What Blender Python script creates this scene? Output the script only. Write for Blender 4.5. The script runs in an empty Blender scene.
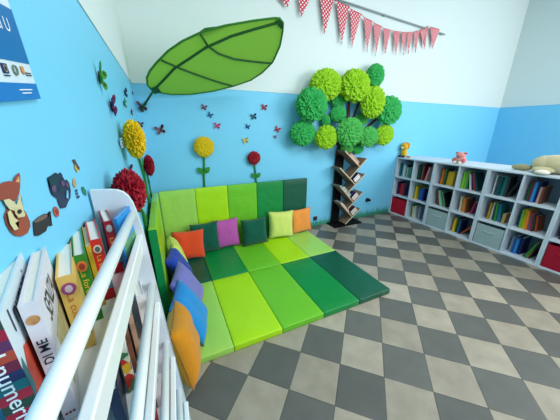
import bpy, bmesh, math, random
from mathutils import Vector, Matrix, noise
random.seed(7)
col = bpy.context.scene.collection
# ------------------------------------------------------------------ camera
CAM = Vector((-0.79894, -1.19111, 1.3665))
CR = Vector((0.90558264, -0.42416035, 0.00284103))
CU = Vector((0.13380641, 0.29201981, 0.94700595))
CF = Vector((0.40251201, 0.85721201, -0.32120345))
FPX = 241.89
cd = bpy.data.cameras.new('camera'); cam = bpy.data.objects.new('camera', cd); col.objects.link(cam)
cd.sensor_width = 36; cd.lens = FPX * 36 / 560; cd.clip_start = 0.01
cam.matrix_world = Matrix(((CR.x, CU.x, -CF.x, CAM.x), (CR.y, CU.y, -CF.y, CAM.y), (CR.z, CU.z, -CF.z, CAM.z), (0, 0, 0, 1)))
bpy.context.scene.camera = cam

def px(u, v, ax, val):
    """the point of the plane (axis ax = val) measured at a pixel of the survey photograph"""
    d = CF + (u - 280) / FPX * CR + (210 - v) / FPX * CU
    return CAM + d * ((val - CAM[ax]) / d[ax])

# ------------------------------------------------------------------ materials
def lin(c):
    c = c / 255.0
    return c / 12.92 if c <= 0.04045 else ((c + 0.055) / 1.055) ** 2.4
def rgb(c): return (lin(c[0]), lin(c[1]), lin(c[2]), 1)
_m = {}
def mat(name, c, rough=0.6, var=0.06, scale=30, bump=0.0, bscale=None, sheen=0.0, spec=0.35, trans=0.0, coat=0.0):
    if name in _m: return _m[name]
    m = bpy.data.materials.new(name); m.use_nodes = True
    nt = m.node_tree; b = nt.nodes['Principled BSDF']
    b.inputs['Roughness'].default_value = rough
    b.inputs['Specular IOR Level'].default_value = spec
    if sheen: b.inputs['Sheen Weight'].default_value = sheen
    if coat: b.inputs['Coat Weight'].default_value = coat; b.inputs['Coat Roughness'].default_value = 0.25
    tc = nt.nodes.new('ShaderNodeTexCoord'); n = nt.nodes.new('ShaderNodeTexNoise')
    n.inputs['Scale'].default_value = scale; n.inputs['Detail'].default_value = 3
    nt.links.new(tc.outputs['Object'], n.inputs['Vector'])
    r = nt.nodes.new('ShaderNodeMix'); r.data_type = 'RGBA'
    a = rgb(c)
    r.inputs[6].default_value = tuple(x * (1 - var) for x in a[:3]) + (1,)
    r.inputs[7].default_value = tuple(min(1, x * (1 + var)) for x in a[:3]) + (1,)
    nt.links.new(n.outputs['Fac'], r.inputs[0]); nt.links.new(r.outputs[2], b.inputs['Base Color'])
    if bump:
        n2 = nt.nodes.new('ShaderNodeTexNoise'); n2.inputs['Scale'].default_value = bscale or scale * 4
        n2.inputs['Detail'].default_value = 4
        nt.links.new(tc.outputs['Object'], n2.inputs['Vector'])
        bp = nt.nodes.new('ShaderNodeBump'); bp.inputs['Strength'].default_value = bump; bp.inputs['Distance'].default_value = 0.01
        nt.links.new(n2.outputs['Fac'], bp.inputs['Height']); nt.links.new(bp.outputs['Normal'], b.inputs['Normal'])
    if trans:
        t = nt.nodes.new('ShaderNodeBsdfTranslucent'); nt.links.new(r.outputs[2], t.inputs['Color'])
        mx = nt.nodes.new('ShaderNodeMixShader'); mx.inputs[0].default_value = trans
        nt.links.new(b.outputs[0], mx.inputs[1]); nt.links.new(t.outputs[0], mx.inputs[2])
        nt.links.new(mx.outputs[0], nt.nodes['Material Output'].inputs['Surface'])
    _m[name] = m; return m
def cm(c, rough=0.5):                       # plain coloured paper / board
    return mat('paper_%d_%d_%d' % tuple(c), c, rough, 0.05, 60)

def vinyl(name, c):                          # wrinkled play-mat vinyl
    return mat('vinyl_' + name, c, 0.36, 0.05, 3, bump=0.9, bscale=7, spec=0.4)
def fabric(name, c):
    return mat('fabric_' + name, c, 0.85, 0.07, 12, bump=0.35, bscale=140, sheen=0.25, spec=0.15)

WHITE = mat('white_laminate', (236, 242, 244), 0.35, 0.02, 5)
SHELFW = mat('bookcase_white', (200, 212, 224), 0.45, 0.02, 5)
SHELFB = mat('bookcase_inner_shade', (112, 130, 146), 0.6, 0.02, 5)  # shade inside the cells put into the back panel colour
PAGES = mat('book_pages', (232, 232, 224), 0.8, 0.08, 200)
BLACK = mat('black_board', (13, 12, 16), 0.6, 0.05, 10, spec=.12)

def wood_mat():
    m = bpy.data.materials.new('grey_oak'); m.use_nodes = True; nt = m.node_tree; b = nt.nodes['Principled BSDF']
    tc = nt.nodes.new('ShaderNodeTexCoord'); mp = nt.nodes.new('ShaderNodeMapping'); mp.inputs['Scale'].default_value = (4, 30, 60)
    n = nt.nodes.new('ShaderNodeTexNoise'); n.inputs['Scale'].default_value = 3; n.inputs['Detail'].default_value = 6
    r = nt.nodes.new('ShaderNodeValToRGB'); r.color_ramp.elements[0].color = rgb((98, 76, 60)); r.color_ramp.elements[1].color = rgb((156, 130, 108))
    nt.links.new(tc.outputs['Object'], mp.inputs[0]); nt.links.new(mp.outputs[0], n.inputs['Vector']); nt.links.new(n.outputs['Fac'], r.inputs[0])
    nt.links.new(r.outputs[0], b.inputs['Base Color']); b.inputs['Roughness'].default_value = 0.55
    return m
WOOD = wood_mat()
WOODE = mat('oak_edge', (196, 176, 150), 0.5, 0.1, 40)

def floor_mat():
    m = bpy.data.materials.new('cement_tiles'); m.use_nodes = True; nt = m.node_tree; L = nt.links
    b = nt.nodes['Principled BSDF']; N = nt.nodes.new
    tc = N('ShaderNodeTexCoord'); sx = N('ShaderNodeSeparateXYZ'); L.new(tc.outputs['Object'], sx.inputs[0])
    def math_(op, a, bb=None, c=None):
        n = N('ShaderNodeMath'); n.operation = op
        for i, v in enumerate((a, bb, c)):
            if v is None: continue
            if isinstance(v, (int, float)): n.inputs[i].default_value = v
            else: L.new(v, n.inputs[i])
        return n.outputs[0]
    ph = -0.774; S = 0.25; c, s = math.cos(ph) / S, math.sin(ph) / S
    u = math_('ADD', math_('MULTIPLY', sx.outputs[0], c), math_('MULTIPLY', sx.outputs[1], s))
    v = math_('ADD', math_('MULTIPLY', sx.outputs[0], -s), math_('MULTIPLY', sx.outputs[1], c))
    fu, fv = math_('FLOOR', u), math_('FLOOR', v)
    par = math_('MODULO', math_('ABSOLUTE', math_('ADD', fu, fv)), 2)          # 0 light, 1 dark
    ru, rv = math_('SUBTRACT', u, fu), math_('SUBTRACT', v, fv)
    eu = math_('MINIMUM', ru, math_('SUBTRACT', 1, ru)); ev = math_('MINIMUM', rv, math_('SUBTRACT', 1, rv))
    edge = math_('MINIMUM', eu, ev); grout = math_('LESS_THAN', edge, 0.009)
    cv = N('ShaderNodeCombineXYZ'); L.new(fu, cv.inputs[0]); L.new(fv, cv.inputs[1])
    wn = N('ShaderNodeTexWhiteNoise'); wn.noise_dimensions = '2D'; L.new(cv.outputs[0], wn.inputs['Vector'])
    n1 = N('ShaderNodeTexNoise'); n1.inputs['Scale'].default_value = 9; n1.inputs['Detail'].default_value = 6; L.new(tc.outputs['Object'], n1.inputs['Vector'])
    n2 = N('ShaderNodeTexNoise'); n2.inputs['Scale'].default_value = 45; n2.inputs['Detail'].default_value = 3; L.new(tc.outputs['Object'], n2.inputs['Vector'])
    def mix(f, a, bcol, blend='MIX'):
        n = N('ShaderNodeMix'); n.data_type = 'RGBA'; n.blend_type = blend
        for i, q in ((0, f), (6, a), (7, bcol)):
            if isinstance(q, (int, float, tuple)): n.inputs[i].default_value = q
            else: L.new(q, n.inputs[i])
        return n.outputs[2]
    light = mix(n1.outputs['Fac'], rgb((138, 129, 116)), rgb((182, 172, 156)))
    dark = mix(n1.outputs['Fac'], rgb((84, 85, 82)), rgb((102, 102, 98)))
    base = mix(par, light, dark)
    tv = N('ShaderNodeMapRange'); tv.inputs[3].default_value = 0.80; tv.inputs[4].default_value = 1.12; L.new(wn.outputs['Value'], tv.inputs[0])
    cc = N('ShaderNodeCombineColor'); [L.new(tv.outputs[0], cc.inputs[i]) for i in range(3)]
    base = mix(1.0, base, cc.outputs[0], 'MULTIPLY')
    sp = N('ShaderNodeMapRange'); sp.inputs[1].default_value = 0.66; sp.inputs[2].default_value = 0.74; L.new(n2.outputs['Fac'], sp.inputs[0])
    spf = math_('MULTIPLY', math_('MULTIPLY', sp.outputs[0], math_('SUBTRACT', 1, par)), 0.35)
    base = mix(spf, base, rgb((70, 60, 50)))
    base = mix(math_('MULTIPLY', grout, 0.75), base, rgb((66, 64, 60)))
    L.new(base, b.inputs['Base Color'])
    rr = N('ShaderNodeMapRange'); rr.inputs[3].default_value = 0.28; rr.inputs[4].default_value = 0.5; L.new(n1.outputs['Fac'], rr.inputs[0]); L.new(rr.outputs[0], b.inputs['Roughness'])
    b.inputs['Specular IOR Level'].default_value = 0.4
    bp = N('ShaderNodeBump'); bp.inputs['Strength'].default_value = 0.25; bp.inputs['Distance'].default_value = 0.004
    L.new(math_('MINIMUM', math_('MULTIPLY', edge, 40), 1), bp.inputs['Height']); L.new(bp.outputs['Normal'], b.inputs['Normal'])
    return m

# ------------------------------------------------------------------ mesh helpers
def empty(name, loc, label=None, cat=None, group=None, rot=(0, 0, 0)):
    o = bpy.data.objects.new(name, None); col.objects.link(o); o.location = loc; o.rotation_euler = rot
    o.empty_display_size = 0.05
    if label: o['label'] = label
    if cat: o['category'] = cat
    if group: o['group'] = group
    return o
def tag(o, label, cat, group=None):
    o['label'] = label; o['category'] = cat
    if group: o['group'] = group
    return o
def obj(name, bm, m, parent=None, smooth=False, bevel=0.0, seg=2):
    me = bpy.data.meshes.new(name)
    bmesh.ops.recalc_face_normals(bm, faces=bm.faces[:])
    bm.to_mesh(me); bm.free()
    for mm in (m if isinstance(m, (list, tuple)) else [m]): me.materials.append(mm)
    if smooth: me.polygons.foreach_set('use_smooth', [True] * len(me.polygons))
    o = bpy.data.objects.new(name, me); col.objects.link(o)
    if parent: o.parent = parent
    if bevel:
        b = o.modifiers.new('bevel', 'BEVEL'); b.width = bevel; b.segments = seg; b.limit_method = 'ANGLE'
    return o
def box(bm, a, b, mi=0):
    x0, y0, z0 = (min(p, q) for p, q in zip(a, b)); x1, y1, z1 = (max(p, q) for p, q in zip(a, b))
    v = [bm.verts.new(p) for p in ((x0,y0,z0),(x1,y0,z0),(x1,y1,z0),(x0,y1,z0),(x0,y0,z1),(x1,y0,z1),(x1,y1,z1),(x0,y1,z1))]
    fs = [bm.faces.new([v[i] for i in q]) for q in ((0,3,2,1),(4,5,6,7),(0,1,5,4),(1,2,6,5),(2,3,7,6),(3,0,4,7))]
    for f in fs: f.material_index = mi
    return v
def tube(bm, pts, rad, n=8, flat=1.0, mi=0):
    pts = [Vector(p) for p in pts]
    rads = rad if isinstance(rad, (list, tuple)) else [rad] * len(pts)
    rings = []; up = None
    for i, p in enumerate(pts):
        t = (pts[min(i + 1, len(pts) - 1)] - pts[max(i - 1, 0)]).normalized()
        if up is None: up = Vector((0, 0, 1)) if abs(t.z) < 0.9 else Vector((1, 0, 0))
        a = t.cross(up).normalized(); b = a.cross(t); up = b
        rings.append([bm.verts.new(p + rads[i] * (flat * math.cos(q) * a + math.sin(q) * b)) for q in (2 * math.pi * k / n for k in range(n))])
    for r0, r1 in zip(rings, rings[1:]):
        for k in range(n):
            f = bm.faces.new((r0[k], r0[(k + 1) % n], r1[(k + 1) % n], r1[k])); f.material_index = mi; f.smooth = True
    bm.faces.new(rings[0][::-1]).material_index = mi; bm.faces.new(rings[-1]).material_index = mi
def extrude_poly(bm, pts, vec, mi=0):
    a = [bm.verts.new(p) for p in pts]; b = [bm.verts.new(Vector(p) + Vector(vec)) for p in pts]
    n = len(a)
    bm.faces.new(a).material_index = mi; bm.faces.new(b[::-1]).material_index = mi
    for i in range(n): bm.faces.new((a[i], b[i], b[(i + 1) % n], a[(i + 1) % n])).material_index = mi
def ellipsoid(bm, c, r, u=20, v=12, rot=None, mi=0):
    M = Matrix.Translation(c) @ (rot.to_4x4() if rot else Matrix()) @ Matrix.Diagonal((r[0], r[1], r[2], 1))
    res = bmesh.ops.create_uvsphere(bm, u_segments=u, v_segments=v, radius=1, matrix=M)
    for x in res['verts']:
        for f in x.link_faces: f.smooth = True; f.material_index = mi
    return res['verts']
def lettering(s, m, parent, mtx, width=None, height=None, name='lettering', ext=0.0004, bold=0.0):
    c = bpy.data.curves.new(name, 'FONT'); c.body = s; c.size = 1; c.align_x = 'CENTER'; c.align_y = 'CENTER'; c.offset = bold; c.resolution_u = 3
    t = bpy.data.objects.new(name, c); col.objects.link(t)
    dg = bpy.context.evaluated_depsgraph_get(); me = bpy.data.meshes.new_from_object(t.evaluated_get(dg))
    bpy.data.objects.remove(t); bpy.data.curves.remove(c)
    xs = [v.co.x for v in me.vertices]; ys = [v.co.y for v in me.vertices]
    w, h = max(xs) - min(xs), max(ys) - min(ys); cx, cy = (max(xs) + min(xs)) / 2, (max(ys) + min(ys)) / 2
    kx = width / w if width else height / h; ky = height / h if height else kx
    for v in me.vertices: v.co = ((v.co.x - cx) * kx, (v.co.y - cy) * ky, 0)
    me.materials.clear(); me.materials.append(m)
    o = bpy.data.objects.new(name, me); col.objects.link(o); o.parent = parent; o.matrix_local = mtx
    return o
def axes(o, x, y):
    x, y = Vector(x).normalized(), Vector(y).normalized(); z = x.cross(y)
    return Matrix(((x.x, y.x, z.x, o[0]), (x.y, y.y, z.y, o[1]), (x.z, y.z, z.z, o[2]), (0, 0, 0, 1)))
def copy_tree(o, parent=None):
    c = o.copy(); col.objects.link(c); c.parent = parent
    for ch in list(o.children): copy_tree(ch, c)
    return c

# ------------------------------------------------------------------ room
XL, YB, XR, YF, ZC = -0.985, 1.59, 5.2, -4.0, 3.5
ZB = 1.749
BLUEW = mat('blue_wall_paint', (118, 203, 239), 0.5, 0.025, 1.5, bump=0.05, bscale=60)
BLUER = mat('blue_wall_paint_side', (112, 198, 240), 0.5, 0.025, 1.5, bump=0.05, bscale=60)
WHITEW = mat('white_wall_paint', (212, 226, 227), 0.6, 0.02, 1.2, bump=0.05, bscale=60)
def wall(name, a, b, inset, blue):
    bm = bmesh.new(); box(bm, (a[0], a[1], 0), (b[0], b[1], ZB), 0)
    a2, b2 = Vector(a), Vector(b)
    box(bm, (a[0] + inset[0], a[1] + inset[1], ZB), (b[0] + inset[0], b[1] + inset[1], ZC), 1)
    o = obj(name, bm, [blue, WHITEW]); o['kind'] = 'structure'; return o
T = 0.12
wall('wall_left', (XL - T, YF, 0), (XL, YB + T, 0), (0.004, 0), BLUEW)
wall('wall_back', (XL, YB, 0), (XR, YB + T, 0), (0, -0.004), BLUEW)
wall('wall_right', (XR, YF, 0), (XR + T, YB + T, 0), (-0.004, 0), BLUER)
bm = bmesh.new(); box(bm, (XL - T, YF, -0.1), (XR + T, YB + T, 0)); o = obj('floor', bm, floor_mat()); o['kind'] = 'structure'
bm = bmesh.new(); box(bm, (XL - T, YF, ZC), (XR + T, YB + T, ZC + 0.1)); o = obj('ceiling', bm, WHITEW); o['kind'] = 'structure'

# ------------------------------------------------------------------ play mats
GREENS = {'pale green': (158, 210, 92), 'bright lime': (168, 218, 20), 'mid green': (108, 188, 40), 'grass green': (8, 132, 62), 'dark green': (6, 84, 62)}
order = ['pale green', 'bright lime', 'mid green', 'grass green', 'dark green']
PW = 0.345; MX0 = -0.905
def panel_bm(a, b):
    bm = bmesh.new(); box(bm, a, b)
    big = [e for e in bm.edges]
    bmesh.ops.bevel(bm, geom=big, offset=0.007, segments=2, affect='EDGES', profile=0.6)
    bmesh.ops.subdivide_edges(bm, edges=[e for e in bm.edges if e.calc_length() > 0.15], cuts=10, use_grid_fill=True)
    return bm
def soften(bm, ax, amp, seed):
    for v in bm.verts:
        n = noise.noise(Vector((v.co.x * 5 + seed, v.co.y * 3, v.co.z * 5)))
        v.co[ax] += amp * n
    return bm
def mat_of_panels(name, loc, label, seq, dims, ax):
    t = empty(name, loc, label, 'play mat')
    for i, g in enumerate(seq):
        bm = panel_bm((i * PW + 0.001, 0, 0), ((i + 1) * PW - 0.001, dims[0], dims[1]))
        soften(bm, ax, 0.0025 if ax == 1 else 0.0018, i * 3.1 + loc[1])
        p = obj('panel', bm, vinyl(g.replace(' ', '_'), GREENS[g]), t, smooth=True)
        p['label'] = g + ' padded panel'
    return t
mat_of_panels('play_mat', (MX0, 0.0, 0), 'folding floor mat nearest the camera, green panels ending dark at the far right corner', order, (0.768, 0.05), 2)
mat_of_panels('play_mat', (MX0, 0.772, 0), 'folding floor mat along the cushions, darkest panel in the wall corner', order[::-1], (0.655, 0.05), 2)
mat_of_panels('play_mat', (MX0, 1.432, 0), 'upright green folding mat standing as backrest along the back wall', order, (0.05, 0.757), 1)
t = empty('play_mat', (MX0 - 0.052, 0.43, 0), 'upright lime folding mat standing along the left wall beside the book rack', 'play mat')
GREENS['lime yellow'] = (146, 196, 20)
for i, g in enumerate(['lime yellow', 'lime yellow', 'pale green']):
    bm = panel_bm((0, i * 0.333 + 0.001, 0), (0.05, (i + 1) * 0.333 - 0.001, 0.757)); soften(bm, 0, 0.002, i)
    obj('panel', bm, vinyl(g.replace(' ', '_'), GREENS[g]), t, smooth=True)
bm = bmesh.new(); box(bm, (0.001, -0.004, 0.004), (0.049, 0.001, 0.753)); p = obj('end_strip', bm, vinyl('grass_green', GREENS['grass green']), t, bevel=0.002); p['label'] = 'grass green end of the mat'

# ------------------------------------------------------------------ cushions
def cushion(label, c, w, h, th, loc, rotz, tilt, roll=0.0, seed=0):
    name = 'cushion'
    t = empty(name, loc, label, 'cushion')
    t.rotation_mode = 'QUATERNION'
    t.rotation_quaternion = (Matrix.Rotation(rotz, 4, 'Z') @ Matrix.Rotation(-tilt, 4, 'X') @ Matrix.Rotation(roll, 4, 'Y')).to_quaternion()
    n = 18; bm = bmesh.new(); g = {}
    def pos(i, j, s):
        u, v = -1 + 2 * i / n, -1 + 2 * j / n
        x = u * w / 2 * (1 - 0.075 * (1 - v * v) * abs(u)); z = v * h / 2 * (1 - 0.075 * (1 - u * u) * abs(v))
        k = max(0.0, (1 - u ** 4) * (1 - v ** 4)) ** 0.55
        wr = 1 + 0.16 * noise.noise(Vector((u * 1.6 + seed * 3.3, v * 1.6, s * 2))) + 0.06 * noise.noise(Vector((u * 4 + seed, v * 4, s)))
        return Vector((x, s * th / 2 * k * wr, z + h / 2))
    for s in (-1, 1):
        for i in range(n + 1):
            for j in range(n + 1):
                rim = i in (0, n) or j in (0, n)
                if rim and s == 1: g[i, j, 1] = g[i, j, -1]
                else: g[i, j, s] = bm.verts.new(pos(i, j, s))
    for s in (-1, 1):
        for i in range(n):
            for j in range(n):
                q = [g[i, j, s], g[i + 1, j, s], g[i + 1, j + 1, s], g[i, j + 1, s]]
                bm.faces.new(q if s == -1 else q[::-1])
    key = label.split(' square')[0].replace(' ', '_')
    m = fabric(key, c)
    obj('cushion_body', bm, m, t, smooth=True)
    ring = [(i, 0) for i in range(n)] + [(n, j) for j in range(n)] + [(n - i, n) for i in range(n)] + [(0, n - j) for j in range(n + 1)]
    bm = bmesh.new(); tube(bm, [pos(i, j, 0) for i, j in ring], 0.0022, 5)
    obj('seam', bm, fabric(key + '_seam', tuple(int(x * 0.8) for x in c)), t)
    return t
R = math.radians
cushion('orange red square cushion leaning in the corner of the green mats', (226, 76, 38), .315, .31, .10, (-.70, 1.245, .052), R(-3), R(12), R(2), 1)
cushion('dark green square cushion tucked between the orange red and pink cushions', (6, 84, 66), .30, .34, .085, (-.505, 1.322, .052), R(4), R(10), R(0), 2)
cushion('orchid pink square cushion between the two dark green cushions', (186, 86, 170), .29, .335, .085, (-.268, 1.352, .052), R(-2), R(9), R(-1.5), 3)
cushion('dark green square cushion slouching beside the pale yellow cushion', (4, 88, 72), .315, .31, .11, (.05, 1.285, .052), R(3), R(15), R(1), 4)
cushion('pale yellow square cushion against the dark green back mat', (210, 222, 116), .325, .345, .11, (.40, 1.325, .052), R(-6), R(8), R(2), 5)
cushion('light orange square cushion at the free end of the back mat', (240, 148, 66), .31, .325, .09, (.715, 1.362, .052), R(0), R(6), R(-2), 6)
cushion('small pale yellow square cushion propped behind the navy cushion', (204, 216, 96), .27, .33, .12, (-.775, 1.09, .053), R(96), R(14), 0, 7)
cushion('royal blue square cushion leaning on the left mat', (22, 60, 168), .31, .34, .105, (-.74, .84, .053), R(80), R(25), R(0), 8)
cushion('lavender square cushion leaning between blue cushions', (116, 114, 190), .33, .345, .105, (-.69, .50, .053), R(78), R(28), R(0), 9)
cushion('sky blue square cushion leaning beside the ochre cushion', (24, 134, 206), .32, .35, .11, (-.70, .235, .053), R(78), R(28), R(0), 10)
cushion('ochre square cushion standing half off the mat by the rack', (206, 134, 16), .34, .36, .14, (-.81, -.02, .035), R(86), R(11), R(7), 11)

# ------------------------------------------------------------------ books
def book(label, c, th, h, w, loc, rotz, lean=0.0, spine=None, cat='book', group=None, pages=True, extra=None):
    """spine on the local -y face, thickness along +x, depth along +y"""
    t = empty('book', loc, label, cat, group)
    t.rotation_mode = 'QUATERNION'
    t.rotation_quaternion = (Matrix.Rotation(rotz, 4, 'Z') @ Matrix.Rotation(lean, 4, 'Y')).to_quaternion()
    k = min(0.0025, th * 0.2)
    bm = bmesh.new()
    box(bm, (0, 0, 0), (k, w, h)); box(bm, (th - k, 0, 0), (th, w, h))
    v = box(bm, (k, 0, 0), (th - k, k, h))
    obj('cover', bm, cm(spine or c, 0.4) if False else cm(c, 0.4), t)
    if pages:
        bm = bmesh.new(); box(bm, (k, k, 0.003), (th - k, w - 0.004, h - 0.003)); obj('pages', bm, PAGES, t)
    return t
# --- bookcases
BX, BD, BH, UW, PT = 2.572, 0.56, 0.93, 0.637, 0.018
YU = [1.585 - i * UW for i in range(4)]
ordn = ['first', 'second', 'third', 'fourth']
def bookcase(i):
    y0 = YU[i]
    t = empty('bookcase', (BX, y0 - UW / 2, 0), ['white cube bookcase touching the blue back wall, red bin at its foot',
        'white cube bookcase with grey bin beneath the pink plush', 'white cube bookcase with grey bin beneath the plush dog tail',
        'white cube bookcase cut by the frame edge with red bin'][i], 'bookcase', None)
    h = UW / 2
    def part(name, a, b, m=SHELFW):
        bm = bmesh.new(); box(bm, a, b); return obj(name, bm, m, t, bevel=0.0012, seg=1)
    part('side_panel', (0, h - PT, PT), (BD, h - .0006, BH - PT)); part('side_panel', (0, -h + .0006, PT), (BD, -h + PT, BH - PT))
    part('top_board', (-.002, -h + .0006, BH - PT), (BD, h - .0006, BH)); part('bottom_board', (-.002, -h + .0006, 0), (BD, h - .0006, PT))
    part('divider', (0.002, -PT / 2, PT), (BD / 2, PT / 2, BH - PT))
    for z in ((BH - PT) / 3, 2 * (BH - PT) / 3):
        part('shelf', (.001, PT / 2, z), (BD / 2, h - PT, z + PT)); part('shelf', (.001, -h + PT, z), (BD / 2, -PT / 2, z + PT))
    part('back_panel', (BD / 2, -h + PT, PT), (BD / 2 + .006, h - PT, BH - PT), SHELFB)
    part('rear_panel', (BD - .006, -h + PT, PT), (BD, h - PT, BH - PT), SHELFW)
    return t
for i in range(4): bookcase(i)
def cell(c, r):                     # c 0..7 from the back wall, r 0 top .. 2 bottom -> (y of its far edge, floor z, width)
    u, k = divmod(c, 2)
    y = YU[u] - PT if k == 0 else YU[u] - UW / 2 - PT / 2
    z = (BH - PT) / 3 * (2 - r) + PT
    return y, z, UW / 2 - 1.5 * PT
rown = ['top row', 'middle row', 'bottom row']; coln = ['first', 'second', 'third', 'fourth', 'fifth', 'sixth', 'seventh']
Cc = {'teal': (30, 120, 120), 'white': (222, 226, 226), 'pale blue': (150, 178, 200), 'grey': (136, 146, 150), 'black': (26, 28, 34), 'charcoal': (48, 52, 58), 'olive': (110, 104, 50),
 'coral': (208, 90, 80), 'dark green': (22, 76, 50), 'purple': (70, 30, 80), 'red': (200, 34, 40), 'maroon': (116, 26, 44), 'crimson': (170, 24, 48), 'yellow': (228, 190, 30), 'blue': (30, 84, 170),
 'navy': (24, 40, 92), 'green': (50, 140, 60), 'lime': (120, 190, 40), 'cream': (222, 208, 176), 'brown': (112, 66, 44), 'orange': (226, 126, 36), 'rust': (170, 74, 40), 'gold': (214, 164, 34), 'mint': (150, 206, 180),
 'magenta': (160, 36, 96), 'tan': (180, 140, 96), 'dark teal': (14, 66, 76), 'sky blue': (40, 130, 200), 'pink': (216, 160, 160), 'ochre': (190, 146, 50), 'dark red': (130, 24, 30), 'light green': (150, 196, 110)}
def fill(c, r, items, x=None):
    y, z, W = cell(c, r)
    pos = 0.008
    for k, (cn, th, h, lean, gap) in enumerate(items):
        la = R(lean); pos += gap
        zz = z + 0.001 + (th * math.sin(la) if la > 0 else 0)
        off = pos
        w = 0.14 + 0.012 * ((k * 7 + c * 3 + r) % 4); th *= .72; h *= .9
        wd = {0: '', -1: 'leaning '}[-1 if lean else 0]
        lab = '%s%s book, %s, %s bookcase column from the back wall' % (wd, cn, rown[r], coln[c])
        book(lab, Cc[cn], th, h, w, (BX + 0.08 + 0.014 * ((k * 5 + c) % 3), y - off, zz), R(-90), la, group='books in the white bookcases')
        pos += th / math.cos(la) + 0.001
fill(0, 0, [('teal', .025, .23, 0, 0), ('grey', .02, .24, 0, .01), ('pale blue', .03, .235, 0, 0), ('white', .022, .2, 0, .01), ('charcoal', .03, .22, 0, .005), ('mint', .02, .17, 0, 0)])
fill(1, 0, [('black', .03, .245, 0, .005), ('dark green', .022, .24, 0, 0), ('charcoal', .035, .25, 0, 0), ('olive', .03, .235, 0, 0), ('maroon', .02, .24, 0, 0), ('coral', .022, .235, 11, .005), ('pink', .02, .225, 11, .002)])
fill(2, 0, [('brown', .018, .235, 0, .02), ('rust', .02, .235, 0, 0), ('orange', .016, .22, 0, 0), ('cream', .014, .235, 0, .006), ('green', .022, .22, 0, 0), ('dark green', .018, .25, 0, 0), ('gold', .115, .21, 0, .002)])
fill(3, 0, [('lime', .032, .24, 0, .008), ('light green', .028, .25, 0, 0), ('green', .02, .23, 0, 0), ('white', .012, .225, -12, .045), ('navy', .02, .23, -14, .004), ('red', .024, .24, -17, .014), ('dark teal', .024, .25, -19, .014)])
fill(4, 0, [('white', .012, .255, 0, .022), ('dark teal', .05, .25, 0, .025), ('teal', .04, .255, 0, 0), ('charcoal', .035, .25, 0, .004), ('black', .022, .24, 22, .002)])
fill(5, 0, [('dark green', .035, .22, 0, .01), ('maroon', .024, .25, 0, 0), ('sky blue', .03, .24, 0, .004), ('navy', .022, .25, 0, 0), ('pink', .024, .19, 0, .005), ('brown', .022, .2, 0, .005)])
fill(0, 1, [('purple', .03, .23, 0, .01), ('crimson', .05, .2, 0, 0), ('red', .06, .19, 0, .002), ('maroon', .05, .21, 0, 0), ('navy', .03, .22, 0, 0)])
fill(1, 1, [('lime', .012, .235, 0, .015), ('yellow', .034, .23, 0, .004), ('teal', .018, .2, 0, .02), ('blue', .085, .2, 0, .002), ('navy', .03, .21, 0, .002)])
fill(2, 1, [('charcoal', .02, .235, -10, .045), ('rust', .02, .23, -12, .01), ('mint', .03, .245, -16, .02), ('teal', .02, .24, -18, .01), ('light green', .018, .235, -19, .006), ('black', .024, .23, -21, .012)])
fill(3, 1, [('cream', .016, .225, -4, .055), ('tan', .016, .23, -4, .002), ('orange', .05, .2, -5, .004), ('brown', .02, .2, -5, .002), ('magenta', .03, .18, 9, .03)])
fill(4, 1, [('brown', .014, .24, 0, .035), ('ochre', .018, .23, 0, 0), ('white', .018, .235, 0, .004), ('dark green', .022, .235, -4, .026), ('green', .02, .24, -5, 0), ('sky blue', .022, .235, -6, .002), ('teal', .02, .22, -8, .006), ('tan', .04, .13, 0, .012)])
fill(5, 1, [('navy', .016, .225, -3, .02), ('teal', .018, .23, -3, 0), ('lime', .014, .235, -3, 0), ('yellow', .024, .24, -4, .001), ('gold', .022, .235, -4, 0), ('orange', .022, .23, -4, 0), ('sky blue', .016, .2, -5, .001), ('red', .02, .215, -6, .002), ('charcoal', .024, .21, -7, .003), ('rust', .022, .19, -8, .003)])
fill(1, 2, [('green', .02, .235, 0, .012), ('cream', .02, .2, -6, .022), ('white', .03, .21, -6, .002), ('grey', .05, .22, 0, .04)])
fill(3, 2, [('yellow', .034, .22, 0, .03), ('dark teal', .03, .24, 0, 0), ('teal', .03, .22, 0, .01), ('navy', .02, .23, 0, 0), ('rust', .03, .23, 36, .002)])
fill(5, 2, [('grey', .03, .21, 0, .015), ('blue', .034, .22, 0, .004), ('sky blue', .03, .2, 0, 0), ('navy', .04, .22, 0, 0), ('charcoal', .02, .2, 24, .028), ('green', .02, .22, 16, .003), ('yellow', .014, .22, 14, 0), ('black', .02, .23, 13, 0)])
fill(6, 0, [('brown', .02, .24, 0, .02), ('navy', .02, .23, 0, 0)]); fill(6, 1, [('navy', .06, .24, 0, .03), ('charcoal', .05, .24, 0, 0), ('black', .04, .25, 0, 0)])
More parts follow.
